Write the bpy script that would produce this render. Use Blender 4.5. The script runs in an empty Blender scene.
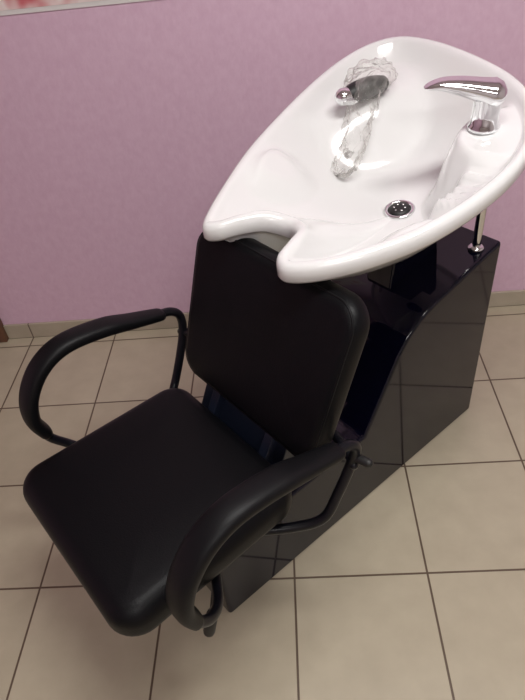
import bpy, math, random
from mathutils import Vector, Matrix, noise
random.seed(3)
S=bpy.context.scene
try:
    S.view_settings.view_transform='Standard'
except Exception: pass

# ---------------------------------------------------------------- materials
def newmat(name):
    m=bpy.data.materials.new(name); m.use_nodes=True
    nt=m.node_tree; b=nt.nodes['Principled BSDF']; return m,nt,b
def srgb(r,g,b):
    f=lambda c:(c/255/12.92) if c/255<=.04045 else ((c/255+.055)/1.055)**2.4
    return (f(r),f(g),f(b),1)
def simple(name,col,rough=.5,metal=0,coat=0,bump=0,bscale=200,spec=.5):
    m,nt,b=newmat(name)
    b.inputs['Base Color'].default_value=col
    b.inputs['Roughness'].default_value=rough
    b.inputs['Metallic'].default_value=metal
    b.inputs['Coat Weight'].default_value=coat
    b.inputs['Coat Roughness'].default_value=.05
    b.inputs['Specular IOR Level'].default_value=spec
    n=nt.nodes.new('ShaderNodeTexNoise'); n.inputs['Scale'].default_value=bscale
    n.inputs['Detail'].default_value=4
    tc=nt.nodes.new('ShaderNodeTexCoord'); nt.links.new(tc.outputs['Object'],n.inputs['Vector'])
    if bump>0:
        bp=nt.nodes.new('ShaderNodeBump'); bp.inputs['Strength'].default_value=bump
        bp.inputs['Distance'].default_value=.002
        nt.links.new(n.outputs['Fac'],bp.inputs['Height']); nt.links.new(bp.outputs['Normal'],b.inputs['Normal'])
    return m
M_leather=simple('black_leatherette',(.0028,.0028,.0038,1),.42,bump=.22,bscale=350,spec=.18)
M_armpad=simple('black_armrest_polyurethane',(.004,.004,.005,1),.45,bump=.18,bscale=500,spec=.22)
M_blackmetal=simple('black_powdercoat_steel',(.006,.006,.009,1),.3,bump=.05,spec=.3)
M_navy=simple('glossy_navy_panel',(.0022,.0022,.010,1),.06,coat=0,bump=.015,bscale=8,spec=.42)
M_bracket=simple('blue_grey_bracket',(.014,.019,.038,1),.35)
M_porc=simple('white_porcelain',(.80,.80,.795,1),.12,coat=.4)
M_chrome=simple('chrome',(.82,.83,.84,1),.07,metal=1)
M_rubber=simple('black_rubber',(.01,.01,.01,1),.5)
M_white=simple('white_paint',srgb(225,222,220),.7)
M_pale=simple('pale_wall_paint',srgb(212,205,206),.8)
M_ceil=simple('ceiling_paint',srgb(225,223,222),.9)

def wallpaper():
    m,nt,b=newmat('lilac_wallpaper')
    tc=nt.nodes.new('ShaderNodeTexCoord')
    mp=nt.nodes.new('ShaderNodeMapping'); mp.inputs['Scale'].default_value=(1,1,.5)
    nt.links.new(tc.outputs['Object'],mp.inputs['Vector'])
    n=nt.nodes.new('ShaderNodeTexNoise'); n.inputs['Scale'].default_value=120; n.inputs['Detail'].default_value=6; n.inputs['Roughness'].default_value=.65
    nt.links.new(mp.outputs['Vector'],n.inputs['Vector'])
    n2=nt.nodes.new('ShaderNodeTexNoise'); n2.inputs['Scale'].default_value=40; n2.inputs['Detail'].default_value=3
    nt.links.new(tc.outputs['Object'],n2.inputs['Vector'])
    mx=nt.nodes.new('ShaderNodeMath'); mx.operation='ADD'
    nt.links.new(n.outputs['Fac'],mx.inputs[0]); nt.links.new(n2.outputs['Fac'],mx.inputs[1])
    r=nt.nodes.new('ShaderNodeValToRGB')
    r.color_ramp.elements[0].position=.75/2; r.color_ramp.elements[0].color=srgb(216,181,203)
    r.color_ramp.elements[1].position=1.3/2; r.color_ramp.elements[1].color=srgb(223,191,211)
    hf=nt.nodes.new('ShaderNodeMath'); hf.operation='MULTIPLY'; hf.inputs[1].default_value=.5
    nt.links.new(mx.outputs[0],hf.inputs[0]); nt.links.new(hf.outputs[0],r.inputs['Fac'])
    nt.links.new(r.outputs['Color'],b.inputs['Base Color'])
    bp=nt.nodes.new('ShaderNodeBump'); bp.inputs['Strength'].default_value=.22; bp.inputs['Distance'].default_value=.002
    nt.links.new(mx.outputs[0],bp.inputs['Height']); nt.links.new(bp.outputs['Normal'],b.inputs['Normal'])
    b.inputs['Roughness'].default_value=.75
    return m
M_wall=wallpaper()
def tiles(name,c1,c2,grout,loc,w=.33,h=.33,mort=.003,rough=.35,axis='XY'):
    m,nt,b=newmat(name)
    tc=nt.nodes.new('ShaderNodeTexCoord')
    mp=nt.nodes.new('ShaderNodeMapping'); mp.inputs['Location'].default_value=loc
    if axis=='XZ': mp.inputs['Rotation'].default_value=(math.radians(-90),0,0)
    nt.links.new(tc.outputs['Object'],mp.inputs['Vector'])
    br=nt.nodes.new('ShaderNodeTexBrick'); br.offset=0; br.squash=1
    br.inputs['Scale'].default_value=1; br.inputs['Mortar Size'].default_value=mort
    br.inputs['Mortar Smooth'].default_value=.3
    br.inputs['Brick Width'].default_value=w; br.inputs['Row Height'].default_value=h
    br.inputs['Color1'].default_value=c1; br.inputs['Color2'].default_value=c2; br.inputs['Mortar'].default_value=grout
    nt.links.new(mp.outputs['Vector'],br.inputs['Vector'])
    n=nt.nodes.new('ShaderNodeTexNoise'); n.inputs['Scale'].default_value=14; n.inputs['Detail'].default_value=7
    nt.links.new(tc.outputs['Object'],n.inputs['Vector'])
    r=nt.nodes.new('ShaderNodeValToRGB'); r.color_ramp.elements[0].color=(.92,.91,.90,1); r.color_ramp.elements[1].color=(1.03,1.03,1.025,1)
    r.color_ramp.elements[0].position=.3; r.color_ramp.elements[1].position=.7
    nt.links.new(n.outputs['Fac'],r.inputs['Fac'])
    mx=nt.nodes.new('ShaderNodeMixRGB'); mx.blend_type='MULTIPLY'; mx.inputs['Fac'].default_value=1
    nt.links.new(br.outputs['Color'],mx.inputs['Color1']); nt.links.new(r.outputs['Color'],mx.inputs['Color2'])
    nt.links.new(mx.outputs['Color'],b.inputs['Base Color'])
    bp=nt.nodes.new('ShaderNodeBump'); bp.inputs['Strength'].default_value=.6; bp.inputs['Distance'].default_value=.002; bp.invert=True
    nt.links.new(br.outputs['Fac'],bp.inputs['Height']); nt.links.new(bp.outputs['Normal'],b.inputs['Normal'])
    b.inputs['Roughness'].default_value=rough
    return m
M_floor=tiles('beige_floor_tiles',srgb(189,179,157),srgb(183,173,151),srgb(100,84,70),(.056,-.77,0))
M_base=tiles('baseboard_tiles',srgb(183,173,156),srgb(178,168,150),srgb(115,102,90),(.056,0,0),h=5,axis='XZ')
def wood():
    m,nt,b=newmat('brown_wood')
    tc=nt.nodes.new('ShaderNodeTexCoord'); mp=nt.nodes.new('ShaderNodeMapping'); mp.inputs['Scale'].default_value=(12,12,1)
    nt.links.new(tc.outputs['Object'],mp.inputs['Vector'])
    n=nt.nodes.new('ShaderNodeTexNoise'); n.inputs['Scale'].default_value=3; n.inputs['Detail'].default_value=6
    nt.links.new(mp.outputs['Vector'],n.inputs['Vector'])
    r=nt.nodes.new('ShaderNodeValToRGB'); r.color_ramp.elements[0].color=srgb(80,52,38); r.color_ramp.elements[1].color=srgb(120,82,60)
    nt.links.new(n.outputs['Fac'],r.inputs['Fac']); nt.links.new(r.outputs['Color'],b.inputs['Base Color'])
    b.inputs['Roughness'].default_value=.4
    return m
M_wood=wood()
def plastic():
    m,nt,b=newmat('clear_plastic_film')
    out=nt.nodes['Material Output']
    b.inputs['Base Color'].default_value=(.8,.77,.73,1); b.inputs['Roughness'].default_value=.12
    b.inputs['Specular IOR Level'].default_value=1
    tr=nt.nodes.new('ShaderNodeBsdfTransparent'); mix=nt.nodes.new('ShaderNodeMixShader')
    lw=nt.nodes.new('ShaderNodeLayerWeight'); lw.inputs['Blend'].default_value=.35
    tc=nt.nodes.new('ShaderNodeTexCoord')
    n=nt.nodes.new('ShaderNodeTexNoise'); n.inputs['Scale'].default_value=50; n.inputs['Detail'].default_value=5
    nt.links.new(tc.outputs['Object'],n.inputs['Vector'])
    bp=nt.nodes.new('ShaderNodeBump'); bp.inputs['Strength'].default_value=1; bp.inputs['Distance'].default_value=.006
    nt.links.new(n.outputs['Fac'],bp.inputs['Height']); nt.links.new(bp.outputs['Normal'],b.inputs['Normal'])
    nt.links.new(bp.outputs['Normal'],lw.inputs['Normal'])
    mp=nt.nodes.new('ShaderNodeMapRange'); mp.inputs['To Min'].default_value=.08; mp.inputs['To Max'].default_value=.5
    nt.links.new(lw.outputs['Facing'],mp.inputs['Value'])
    nt.links.new(mp.outputs['Result'],mix.inputs['Fac'])
    nt.links.new(tr.outputs[0],mix.inputs[1]); nt.links.new(b.outputs[0],mix.inputs[2]); nt.links.new(mix.outputs[0],out.inputs['Surface'])
    return m
M_film=plastic()
def emis(name,s):
    m,nt,b=newmat(name); b.inputs['Emission Color'].default_value=(1,.98,.95,1); b.inputs['Emission Strength'].default_value=s
    return m
M_lamp=emis('lamp_diffuser',4)
def poster_mat():
    m,nt,b=newmat('poster_print')
    tc=nt.nodes.new('ShaderNodeTexCoord')
    n=nt.nodes.new('ShaderNodeTexNoise'); n.inputs['Scale'].default_value=9
    nt.links.new(tc.outputs['Object'],n.inputs['Vector'])
    r=nt.nodes.new('ShaderNodeValToRGB'); r.color_ramp.elements[0].color=srgb(205,90,100); r.color_ramp.elements[1].color=srgb(240,225,222)
    r.color_ramp.elements[0].position=.36; r.color_ramp.elements[1].position=.48
    nt.links.new(n.outputs['Fac'],r.inputs['Fac']); nt.links.new(r.outputs['Color'],b.inputs['Base Color'])
    b.inputs['Roughness'].default_value=.4
    return m
M_poster=poster_mat()

# ---------------------------------------------------------------- helpers
def mesh(name,verts,faces,mat,parent=None,smooth=True):
    me=bpy.data.meshes.new(name); me.from_pydata([tuple(v) for v in verts],[],faces); me.update()
    import bmesh
    bm=bmesh.new(); bm.from_mesh(me); bmesh.ops.recalc_face_normals(bm,faces=bm.faces); bm.to_mesh(me); bm.free()
    if smooth:
        for p in me.polygons: p.use_smooth=True
    ob=bpy.data.objects.new(name,me); S.collection.objects.link(ob)
    if mat: me.materials.append(mat)
    if parent: ob.parent=parent
    return ob
def box(name,lo,hi,mat,parent=None,bev=0):
    x0,y0,z0=lo;x1,y1,z1=hi
    v=[(x0,y0,z0),(x1,y0,z0),(x1,y1,z0),(x0,y1,z0),(x0,y0,z1),(x1,y0,z1),(x1,y1,z1),(x0,y1,z1)]
    f=[(0,3,2,1),(4,5,6,7),(0,1,5,4),(1,2,6,5),(2,3,7,6),(3,0,4,7)]
    ob=mesh(name,v,f,mat,parent,smooth=False)
    if bev:
        b=ob.modifiers.new('b','BEVEL'); b.width=bev; b.segments=3
    return ob
def empty(name,loc,rz=0,parent=None):
    e=bpy.data.objects.new(name,None); S.collection.objects.link(e); e.location=loc; e.rotation_euler=(0,0,rz); e.empty_display_size=.1
    if parent: e.parent=parent
    return e
def crom(pts,n=8,closed=False):
    P=[Vector(p) for p in pts]; out=[]; N=len(P)
    rng=range(N) if closed else range(N-1)
    for i in rng:
        if closed: a,b,c,d=P[(i-1)%N],P[i],P[(i+1)%N],P[(i+2)%N]
        else: a=P[max(i-1,0)];b=P[i];c=P[i+1];d=P[min(i+2,N-1)]
        for k in range(n):
            t=k/n
            out.append(.5*((2*b)+(c-a)*t+(2*a-5*b+4*c-d)*t*t+(3*b-a-3*c+d)*t**3))
    if not closed: out.append(P[-1].copy())
    return out
def loft(name,rings,mat,parent=None,cap=True,smooth=True):
    n=len(rings[0]); v=[p for r in rings for p in r]; f=[]
    for i in range(len(rings)-1):
        for j in range(n):
            k=(j+1)%n
            f.append((i*n+j,i*n+k,(i+1)*n+k,(i+1)*n+j))
    if cap:
        f.append(tuple(range(n))[::-1]); f.append(tuple((len(rings)-1)*n+j for j in range(n)))
    return mesh(name,v,f,mat,parent,smooth)
def sweep(name,path,rad,mat,parent=None,ref=Vector((0,1,0)),ns=16,roundends=True,power=2.0):
    rings=[];L=len(path)
    for i,p in enumerate(path):
        t=i/(L-1)
        T=(path[min(i+1,L-1)]-path[max(i-1,0)]).normalized()
        B=(ref-T*ref.dot(T))
        if B.length<.05: B=Vector((1,0,0))-T*T.x
        B.normalize(); N=T.cross(B).normalized()
        w,h=rad(t)
        ring=[]
        for j in range(ns):
            a=2*math.pi*j/ns; ca,sa=math.cos(a),math.sin(a)
            e=2/power
            ring.append(p+B*w*math.copysign(abs(ca)**e,ca)+N*h*math.copysign(abs(sa)**e,sa))
        rings.append(ring)
    if roundends:
        def endr(ring,p,T,r):
            outr=[]
            for k in (1,2,3):
                a=k/3.2*math.pi/2
                outr.append([p+T*r*math.sin(a)+(q-p)*math.cos(a) for q in ring])
            return outr
        T0=(path[0]-path[1]).normalized(); T1=(path[-1]-path[-2]).normalized()
        s0=endr(rings[0],path[0],T0,min(rad(0))); s1=endr(rings[-1],path[-1],T1,min(rad(1)))
        rings=s0[::-1]+rings+s1
    return loft(name,rings,mat,parent)
def tube(name,pts,r,mat,parent=None,n=8,ref=Vector((0,1,0)),curve=True):
    path=crom(pts,n) if curve else [Vector(p) for p in pts]
    return sweep(name,path,lambda t:(r,r),mat,parent,ref=ref,ns=14)
def lathe(name,prof,mat,parent,loc=(0,0,0),axis=Vector((0,0,1)),ns=32):
    q=Vector((0,0,1)).rotation_difference(axis.normalized())
    rings=[]
    for r,z in prof:
        rings.append([q@Vector((r*math.cos(2*math.pi*j/ns),r*math.sin(2*math.pi*j/ns),z))+Vector(loc) for j in range(ns)])
    return loft(name,rings,mat,parent)
def rrect(hx,hy,r,n=8):
    pts=[]
    for cx,cy,a0 in ((hx-r,hy-r,0),(-hx+r,hy-r,90),(-hx+r,-hy+r,180),(hx-r,-hy+r,270)):
        for k in range(n+1):
            a=math.radians(a0+90*k/n); pts.append((cx+r*math.cos(a),cy+r*math.sin(a)))
    return pts
def cushion(name,hx,hy,T,cr,er,mat,parent,xf,dome=.01,shape=None):
    rings=[]
    def ring(inset,z,dm=0):
        r=max(cr-inset,.004); pts=rrect(hx-inset,hy-inset,r)
        out=[]
        for x,y in pts:
            zz=z
            if dm: zz+=dm*(1-(x/hx)**4)*(1-(y/hy)**4)
            x2,y2=(x,y) if not shape else shape(x,y)
            out.append(xf(Vector((x2,y2,zz))))
        return out
    m=min(hx,hy)
    for k in range(6,0,-1): rings.append(ring(er+(m-er-.02)*k/6,-T/2))
    for k in range(9):
        a=math.pi/2*k/8; rings.append(ring(er*(1-math.sin(a)),-T/2+er*(1-math.cos(a))))
    for k in range(9):
        a=math.pi/2*k/8; rings.append(ring(er*(1-math.cos(a)),T/2-er*(1-math.sin(a)),dome))
    for k in range(1,9): rings.append(ring(er+(m-er-.012)*k/8,T/2,dome))
    return loft(name,rings,mat,parent)
def seam(name,hx,hy,cr,inset,z,r,mat,parent,xf,shape,dome):
    pts=[]
    for x,y in rrect(hx-inset,hy-inset,max(cr-inset,.01)):
        zz=z+dome*(1-(x/hx)**4)*(1-(y/hy)**4)
        x2,y2=shape(x,y); pts.append(xf(Vector((x2,y2,zz))))
    n=len(pts); rings=[]
    for i,p in enumerate(pts):
        T=(pts[(i+1)%n]-pts[i-1]).normalized(); up=(xf(Vector((0,0,1)))-xf(Vector((0,0,0)))).normalized(); B=T.cross(up).normalized()
        rings.append([p+B*r*math.cos(a)+up*r*math.sin(a) for a in [k*math.pi/4 for k in range(8)]])
    rings.append(rings[0])
    return loft(name,rings,mat,parent,cap=False)

# ---------------------------------------------------------------- room
WY=1.82
box('floor',(-2.3,-2.6,-.05),(2.3,WY+.1,0),M_floor)
box('wall_back',(-2.3,WY,0),(2.3,WY+.1,2.6),M_wall)
box('wall_left',(-2.4,-2.6,0),(-2.3,WY+.1,2.6),M_wall)
box('wall_right',(2.3,-2.6,0),(2.4,WY+.1,2.6),M_pale)
box('wall_front',(-2.3,-2.7,0),(2.3,-2.6,2.6),M_pale)
box('ceiling',(-2.4,-2.7,2.6),(2.4,WY+.1,2.68),M_ceil)
box('baseboard_back',(-1.145,WY-.01,0),(2.3,WY,.066),M_base,bev=.002)
d=empty('door_1',(-1.575,WY,0))
box('frame_right',(.36,-.03,0),(.43,0,2.06),M_wood,d,.004)
box('frame_left',(-.43,-.03,0),(-.36,0,2.06),M_wood,d,.004)
box('frame_top',(-.43,-.03,1.99),(.43,0,2.06),M_wood,d,.004)
box('leaf',(-.36,-.015,.005),(.36,0,1.99),M_wood,d,.003)
tube('handle',[(.28,-.015,1.0),(.28,-.06,1.0),(.25,-.065,1.0),(.17,-.065,1.0)],.009,M_chrome,d,ref=Vector((0,0,1)))
p=empty('wall_poster',(-.60,WY,1.107))
box('print',(-.32,-.004,.012),(.30,0,.45),M_poster,p)
box('border',(-.33,-.003,0),(.31,0,.46),M_white,p)
for i,(lx,ly) in enumerate(((.42,.5),(.2,-1.3))):
    L=empty('ceiling_lamp',(lx,ly,2.6))
    box('housing',(-.6,-.16,-.05),(.6,.16,0),M_white,L,.005)
    box('diffuser',(-.58,-.14,-.062),(.58,.14,-.05),M_lamp,L,.003)
    ld=bpy.data.lights.new('lamp_light','AREA'); ld.shape='RECTANGLE'; ld.size=1.15; ld.size_y=.28
    ld.energy=28 if i==0 else 19; ld.color=(1,.985,.96)
    lo=bpy.data.objects.new('light',ld); S.collection.objects.link(lo); lo.parent=L; lo.location=(0,0,-.07)

# ---------------------------------------------------------------- unit frame
O=(-.290,.767,0); RZ=math.radians(41)
ch=empty('salon_shampoo_chair',O,RZ)
cab=ch
corner=[]
p0=Vector((.72,.556)); p1=Vector((.62,.535)); p2=Vector((.575,.455))
for k in range(13):
    t=k/12; q=p0*(1-t)**2+p1*2*t*(1-t)+p2*t*t; corner.append((q.x,q.y))
prof=[(0,.0),(.96,0),(.96,.606)]+corner+[(.47,.27),(0,.27)]
def extr(name,prof,y0,y1,mat,parent,bev=.004):
    n=len(prof); v=[(a,y0,z) for a,z in prof]+[(a,y1,z) for a,z in prof]
    f=[tuple(range(n)),tuple(range(2*n-1,n-1,-1))]+[(i,(i+1)%n,n+(i+1)%n,n+i) for i in range(n)]
    ob=mesh(name,v,f,mat,parent,smooth=False)
    if bev:
        b=ob.modifiers.new('b','BEVEL'); b.width=bev; b.segments=4; b.limit_method='ANGLE'; b.angle_limit=math.radians(40)
    for i,pl in enumerate(ob.data.polygons):
        if len(prof)>8 and len(pl.vertices)==4 and 3<=min(pl.vertices)%n<14: pl.use_smooth=True
    return ob
extr('base_cabinet',prof,-.115,.165,M_navy,cab,.009)
extr('neck_support',[(.68,.545),(.86,.585),(.82,.72),(.70,.70)],.0,.08,M_navy,cab,.006)
for y in (-.078,.12):
    tube('chrome_post',[(.905,y,.595),(.905,y,.86)],.011,M_chrome,cab,curve=False)
    lathe('post_flange',[(.0,0),(.020,0),(.020,.006),(.012,.010),(0,.010)],M_chrome,cab,(.905,y,.594))

sshape=lambda x,y:(x+(-.012*(1-(y/.238)**2) if x<0 else 0),y*(1-.05*max(0,x/.215)))
sxf=lambda v:Vector((v.x-.036,v.y-.003,v.z+.425))
cushion('seat',.207,.226,.085,.055,.034,M_leather,ch,sxf,dome=.012,shape=sshape)
seam('seat_piping',.207,.226,.055,.012,.0325,.0022,M_armpad,ch,sxf,sshape,.0)
box('seat_pan',(-.21,-.18,.362),(.15,.18,.384),M_blackmetal,ch,.004)
box('seat_mount',(-.02,-.10,.268),(.18,.14,.364),M_blackmetal,ch,.006)
bw,bh=.226,.176
tilt=math.atan2(.13,.34)
cz,ca=.660,.274
def bxf(v):
    up=Vector((math.sin(tilt),0,math.cos(tilt))); fr=Vector((-math.cos(tilt),0,math.sin(tilt)))
    c=Vector((ca,-.026,cz)); bend=.35*v.y*v.y
    return c+up*v.x+fr*(v.z+bend)+Vector((0,v.y,0))
bshape=lambda x,y:(x,y*(1-.07*max(0,-x/bh)))
cushion('backrest',bh,bw,.058,.055,.026,M_leather,ch,bxf,dome=.010,shape=bshape)
seam('backrest_piping',bh,bw,.055,.008,.0225,.0022,M_armpad,ch,bxf,bshape,.0)
for y in (-.09,.09):
    extr('back_bracket',[(.13,.36),(.20,.35),(.285,.56),(.25,.57)],y-.012,y+.012,M_bracket,ch,.002)
extr('bracket_cover',[(.16,.36),(.24,.33),(.30,.52),(.23,.50)],-.13,.15,M_bracket,ch,.003)
for sgn in (1,-1):
    Y=.285*sgn
    cl=[(.20,.598),(.13,.620),(.06,.642),(-.03,.652),(-.092,.628),(-.136,.575),(-.152,.515),(-.140,.465)]
    path=crom([(a,Y,z) for a,z in cl],8)
    def rad(t):
        k=min(1,t/.25); k2=min(1,(1-t)/.2)
        return (.020+.008*k*(.6+.4*k2), .012+.0045*k*(.6+.4*k2))
    sweep('arm_pad',path,rad,M_armpad,ch,ns=24,power=2.6)
    tube('arm_tube_rear',[(.18,Y,.60),(.225,Y,.592),(.25,Y,.565),(.245,Y*.98,.52),(.215,Y*.96,.45),(.18,Y*.93,.39),(.13,Y*.8,.370),(.06,Y*.6,.366)],.0105,M_blackmetal,ch)
    tube('arm_tube_front',[(-.145,Y,.48),(-.135,Y,.44),(-.105,Y*.97,.40),(-.07,Y*.85,.372),(-.03,Y*.6,.366)],.0105,M_blackmetal,ch)
    tube('back_link',[(.245,Y,.52),(.262,Y*.85,.525),(.275,Y*.55,.53)],.01,M_blackmetal,ch)
tube('recline_lever',[(-.02,-.18,.372),(-.06,-.215,.35),(-.085,-.225,.29)],.007,M_blackmetal,ch)
tube('lever_grip',[(-.083,-.225,.30),(-.10,-.226,.255)],.012,M_rubber,ch,curve=False)
tube('side_knob',[(.25,-.28,.535),(.255,-.312,.54)],.009,M_rubber,ch,curve=False)

# --- bowl
bowl=empty('shampoo_basin',O,RZ)
right=[(.370,0),(.350,.038),(.308,.062),(.268,.080),(.254,.115),(.290,.163),(.36,.212),(.46,.254),(.58,.272),(.69,.266),(.80,.230),(.885,.165),(.955,.065)]
left=[(1.005,-.07),(1.030,-.19),(1.022,-.285),(.965,-.335),(.87,-.347),(.75,-.329),(.60,-.287),(.47,-.240),(.36,-.184),(.285,-.140),(.248,-.108),(.262,-.078),(.300,-.060),(.348,-.038)]
full=right+left
out2=crom([(a,s,0) for a,s in full],12,closed=True)
N=len(out2)
C=Vector((.672,.018,0))
area=sum(out2[i].x*out2[(i+1)%N].y-out2[(i+1)%N].x*out2[i].y for i in range(N))
sg=1 if area>0 else -1
def offset(pts,d):
    r=[]
    for i in range(N):
        T=(pts[(i+2)%N]-pts[i-2]).normalized(); r.append(pts[i]+Vector((-T.y,T.x,0))*sg*d)
    for _ in range(4): r=[(r[i-1]+r[i]*2+r[(i+1)%N])/4 for i in range(N)]
    return r
def rimz(a): return .880+.165*(a-.25)
def sm(e0,e1,x):
    t=max(0,min(1,(x-e0)/(e1-e0))); return t*t*(3-2*t)
def dip(a,s): return -.035*math.exp(-(((a-.36)/.07)**2+(s/.055)**2))
D=.175
def P(p,dz): return Vector((p.x,-p.y,rimz(p.x)+dip(p.x,p.y)+dz))
inner=offset(out2,.025)
rings=[]
under=offset(out2,.020)
for k in range(14):
    q=.08+.92*k/13
    rings.append([P(C+(p-C)*q,-.034-(D-.004)*(1-q**2.4)) for p in under])
rings.append([P(p,-.036) for p in offset(out2,.010)])
rings.append([P(p,-.034) for p in offset(out2,.003)])
rings.append([P(p,-.028) for p in out2])
rings.append([P(p,-.010) for p in out2])
rings.append([P(p,-.003) for p in offset(out2,.003)])
rings.append([P(p,0) for p in offset(out2,.008)])
rings.append([P(p,0) for p in offset(out2,.016)])
rings.append([P(p,-.004) for p in offset(out2,.021)])
KR=50
inside=[]
for k in range(KR):
    q=1-(k)/(KR-1)*.955
    ring=[]
    for p in inner:
        v=C+(p-C)*q
        d=(p-C).normalized()
        front=max(0,-d.x)
        pw=3.4-1.6*front
        dep=.010+(D-.01)*(1-q**pw)
        a,s=v.x,v.y
        dr=math.hypot((a-.79)/.12,(s-.165)/.11); dk=1-sm(.70,1.25,dr)
        dep=dep*(1-dk)+min(dep,.020)*dk
        dl=math.hypot((a-.86)/.14,(s+.25)/.12); dk=(1-sm(.4,1.5,dl))
        dep=dep*(1-dk)+min(dep,.042)*dk
        for sg2 in (-1,1):
            ds=math.hypot((a-.50)/.085,(s-sg2*.175)/.05); dk=1-sm(.4,1.3,ds)
            dep=dep-dk*.03*(1 if dep>.04 else dep/.04)
        if s>.12 and .55<a<.72:
            mk=sm(.56,.59,a)*(1-sm(.68,.71,a))*sm(.14,.17,s)*(1-sm(.225,.245,s))
            dep=dep*(1-mk*.7)+mk*.7*min(dep,.03)+mk*.006*math.sin((a)*2*math.pi/.025)
        ring.append(P(v,-dep))
    inside+=ring
    rings.append(ring)
loft('bowl',rings,M_porc,bowl)
def zat(x,y):
    return min(inside,key=lambda v:(v.x-x)**2+(v.y-y)**2).z
dz0=zat(C.x,-C.y)
dax=Vector((-.165,0,1)).normalized()
lathe('drain_flange',[(.0,0),(.032,0),(.034,.003),(.030,.006),(.025,.005),(.0245,.002),(0,.002)],M_chrome,bowl,(C.x,-C.y,dz0+.0005),dax)
lathe('drain_plug',[(0,0),(.0235,0),(.022,.004),(.012,.006),(0,.006)],M_rubber,bowl,(C.x,-C.y,dz0+.002),dax)
for k in range(6):
    a=k*math.pi/3
    lathe('drain_slot',[(0,0),(.002,0),(.002,.002),(0,.002)],M_chrome,bowl,(C.x+.012*math.cos(a),-C.y+.012*math.sin(a),dz0+.0065+.165*.012*math.cos(a)),dax,12)
lathe('drain_pipe',[(0,0),(.022,0),(.022,.05),(0,.05)],M_rubber,bowl,(C.x,-C.y,.695))

# --- faucet
fx,fy=.780,-.125
fz=zat(fx,fy)-.001
fa=empty('basin_faucet',O,RZ)
lathe('faucet_body',[(0,0),(.031,0),(.031,.006),(.027,.010),(.0265,.03),(.026,.05),(.0285,.06),(.028,.072),(.02,.082),(.010,.086),(0,.087)],M_chrome,fa,(fx,fy,fz))
ld=Vector((math.cos(RZ)*-1, math.sin(RZ),0))
ld=(Matrix.Rotation(math.radians(-4),3,'Z')@ld)
side=Vector((0,0,1)).cross(ld)
b0=Vector((fx,fy,fz+.072))
path=crom([b0-ld*.006+Vector((0,0,-.004)),b0+ld*.015+Vector((0,0,.002)),b0+ld*.055+Vector((0,0,.012)),b0+ld*.09+Vector((0,0,.017)),b0+ld*.118+Vector((0,0,.013))],8)
sweep('faucet_lever',path,lambda t:(.025*(1-t)**.6+.009,.024*(1-t)**.8+.003),M_chrome,fa,ref=side,ns=24)
# --- hand shower lying on the rear-left ledge, still in its plastic bag
hs=empty('hand_shower',O,RZ)
sx,sy=.80,.205
sz=zat(sx,sy)+.026
wd=Vector((math.cos(-RZ),math.sin(-RZ),0))
hd=(Matrix.Rotation(math.radians(25),3,'Z')@wd)
path=crom([Vector((sx,sy,sz))-hd*.045,Vector((sx,sy,sz+.006)),Vector((sx,sy,sz+.008))+hd*.045],8)
sweep('shower_head',path,lambda t:(.018+.006*math.sin(math.pi*t),.020+.006*math.sin(math.pi*t)),M_rubber,hs,ref=Vector((0,0,1)),ns=20)
sweep('shower_collar',crom([Vector((sx,sy,sz))-hd*.055,Vector((sx,sy,sz-.003))-hd*.032],6),lambda t:(.020,.021),M_chrome,hs,ref=Vector((0,0,1)),ns=20)
pts=[Vector((.85,.225,zat(.85,.225)+.03)),Vector((.80,.205,sz+.004))]
for x,y,cl_ in ((.755,.18,.028),(.71,.165,.022),(.675,.155,.018)):
    pts.append(Vector((x,y,zat(x,y)+cl_)))
path=crom(pts,14)
w=sweep('plastic_wrap',path,lambda t:(.060*(1-.45*t),.033*(1-.5*t)),M_film,hs,ref=Vector((.5,.85,0)),ns=80)
for v in w.data.vertices:
    n=noise.noise(v.co*45)*.014+abs(noise.noise(v.co*90))*.012
    v.co+=v.normal*n

# ---------------------------------------------------------------- world, camera
wd=bpy.data.worlds.new('World'); S.world=wd; wd.use_nodes=True
wd.node_tree.nodes['Background'].inputs[0].default_value=(.8,.8,.85,1); wd.node_tree.nodes['Background'].inputs[1].default_value=.3
pitch=math.radians(41); yaw=math.radians(5); s_=.120; c_=math.sqrt(1-s_*s_)
h=Vector((-math.sin(yaw),math.cos(yaw),0)); r0=Vector((math.cos(yaw),math.sin(yaw),0)); z=Vector((0,0,1))
F=h*math.cos(pitch)-z*math.sin(pitch); u0=h*math.sin(pitch)+z*math.cos(pitch)
cx=r0*c_-u0*s_; cy=r0*s_+u0*c_; cz_=-F
m=Matrix((cx,cy,cz_)).transposed().to_4x4(); m.translation=Vector((0,0,1.44))
cd=bpy.data.cameras.new('camera'); co=bpy.data.objects.new('camera',cd); S.collection.objects.link(co); co.matrix_world=m
cd.sensor_width=36; cd.lens=606/700*36; cd.clip_start=.02
S.camera=co
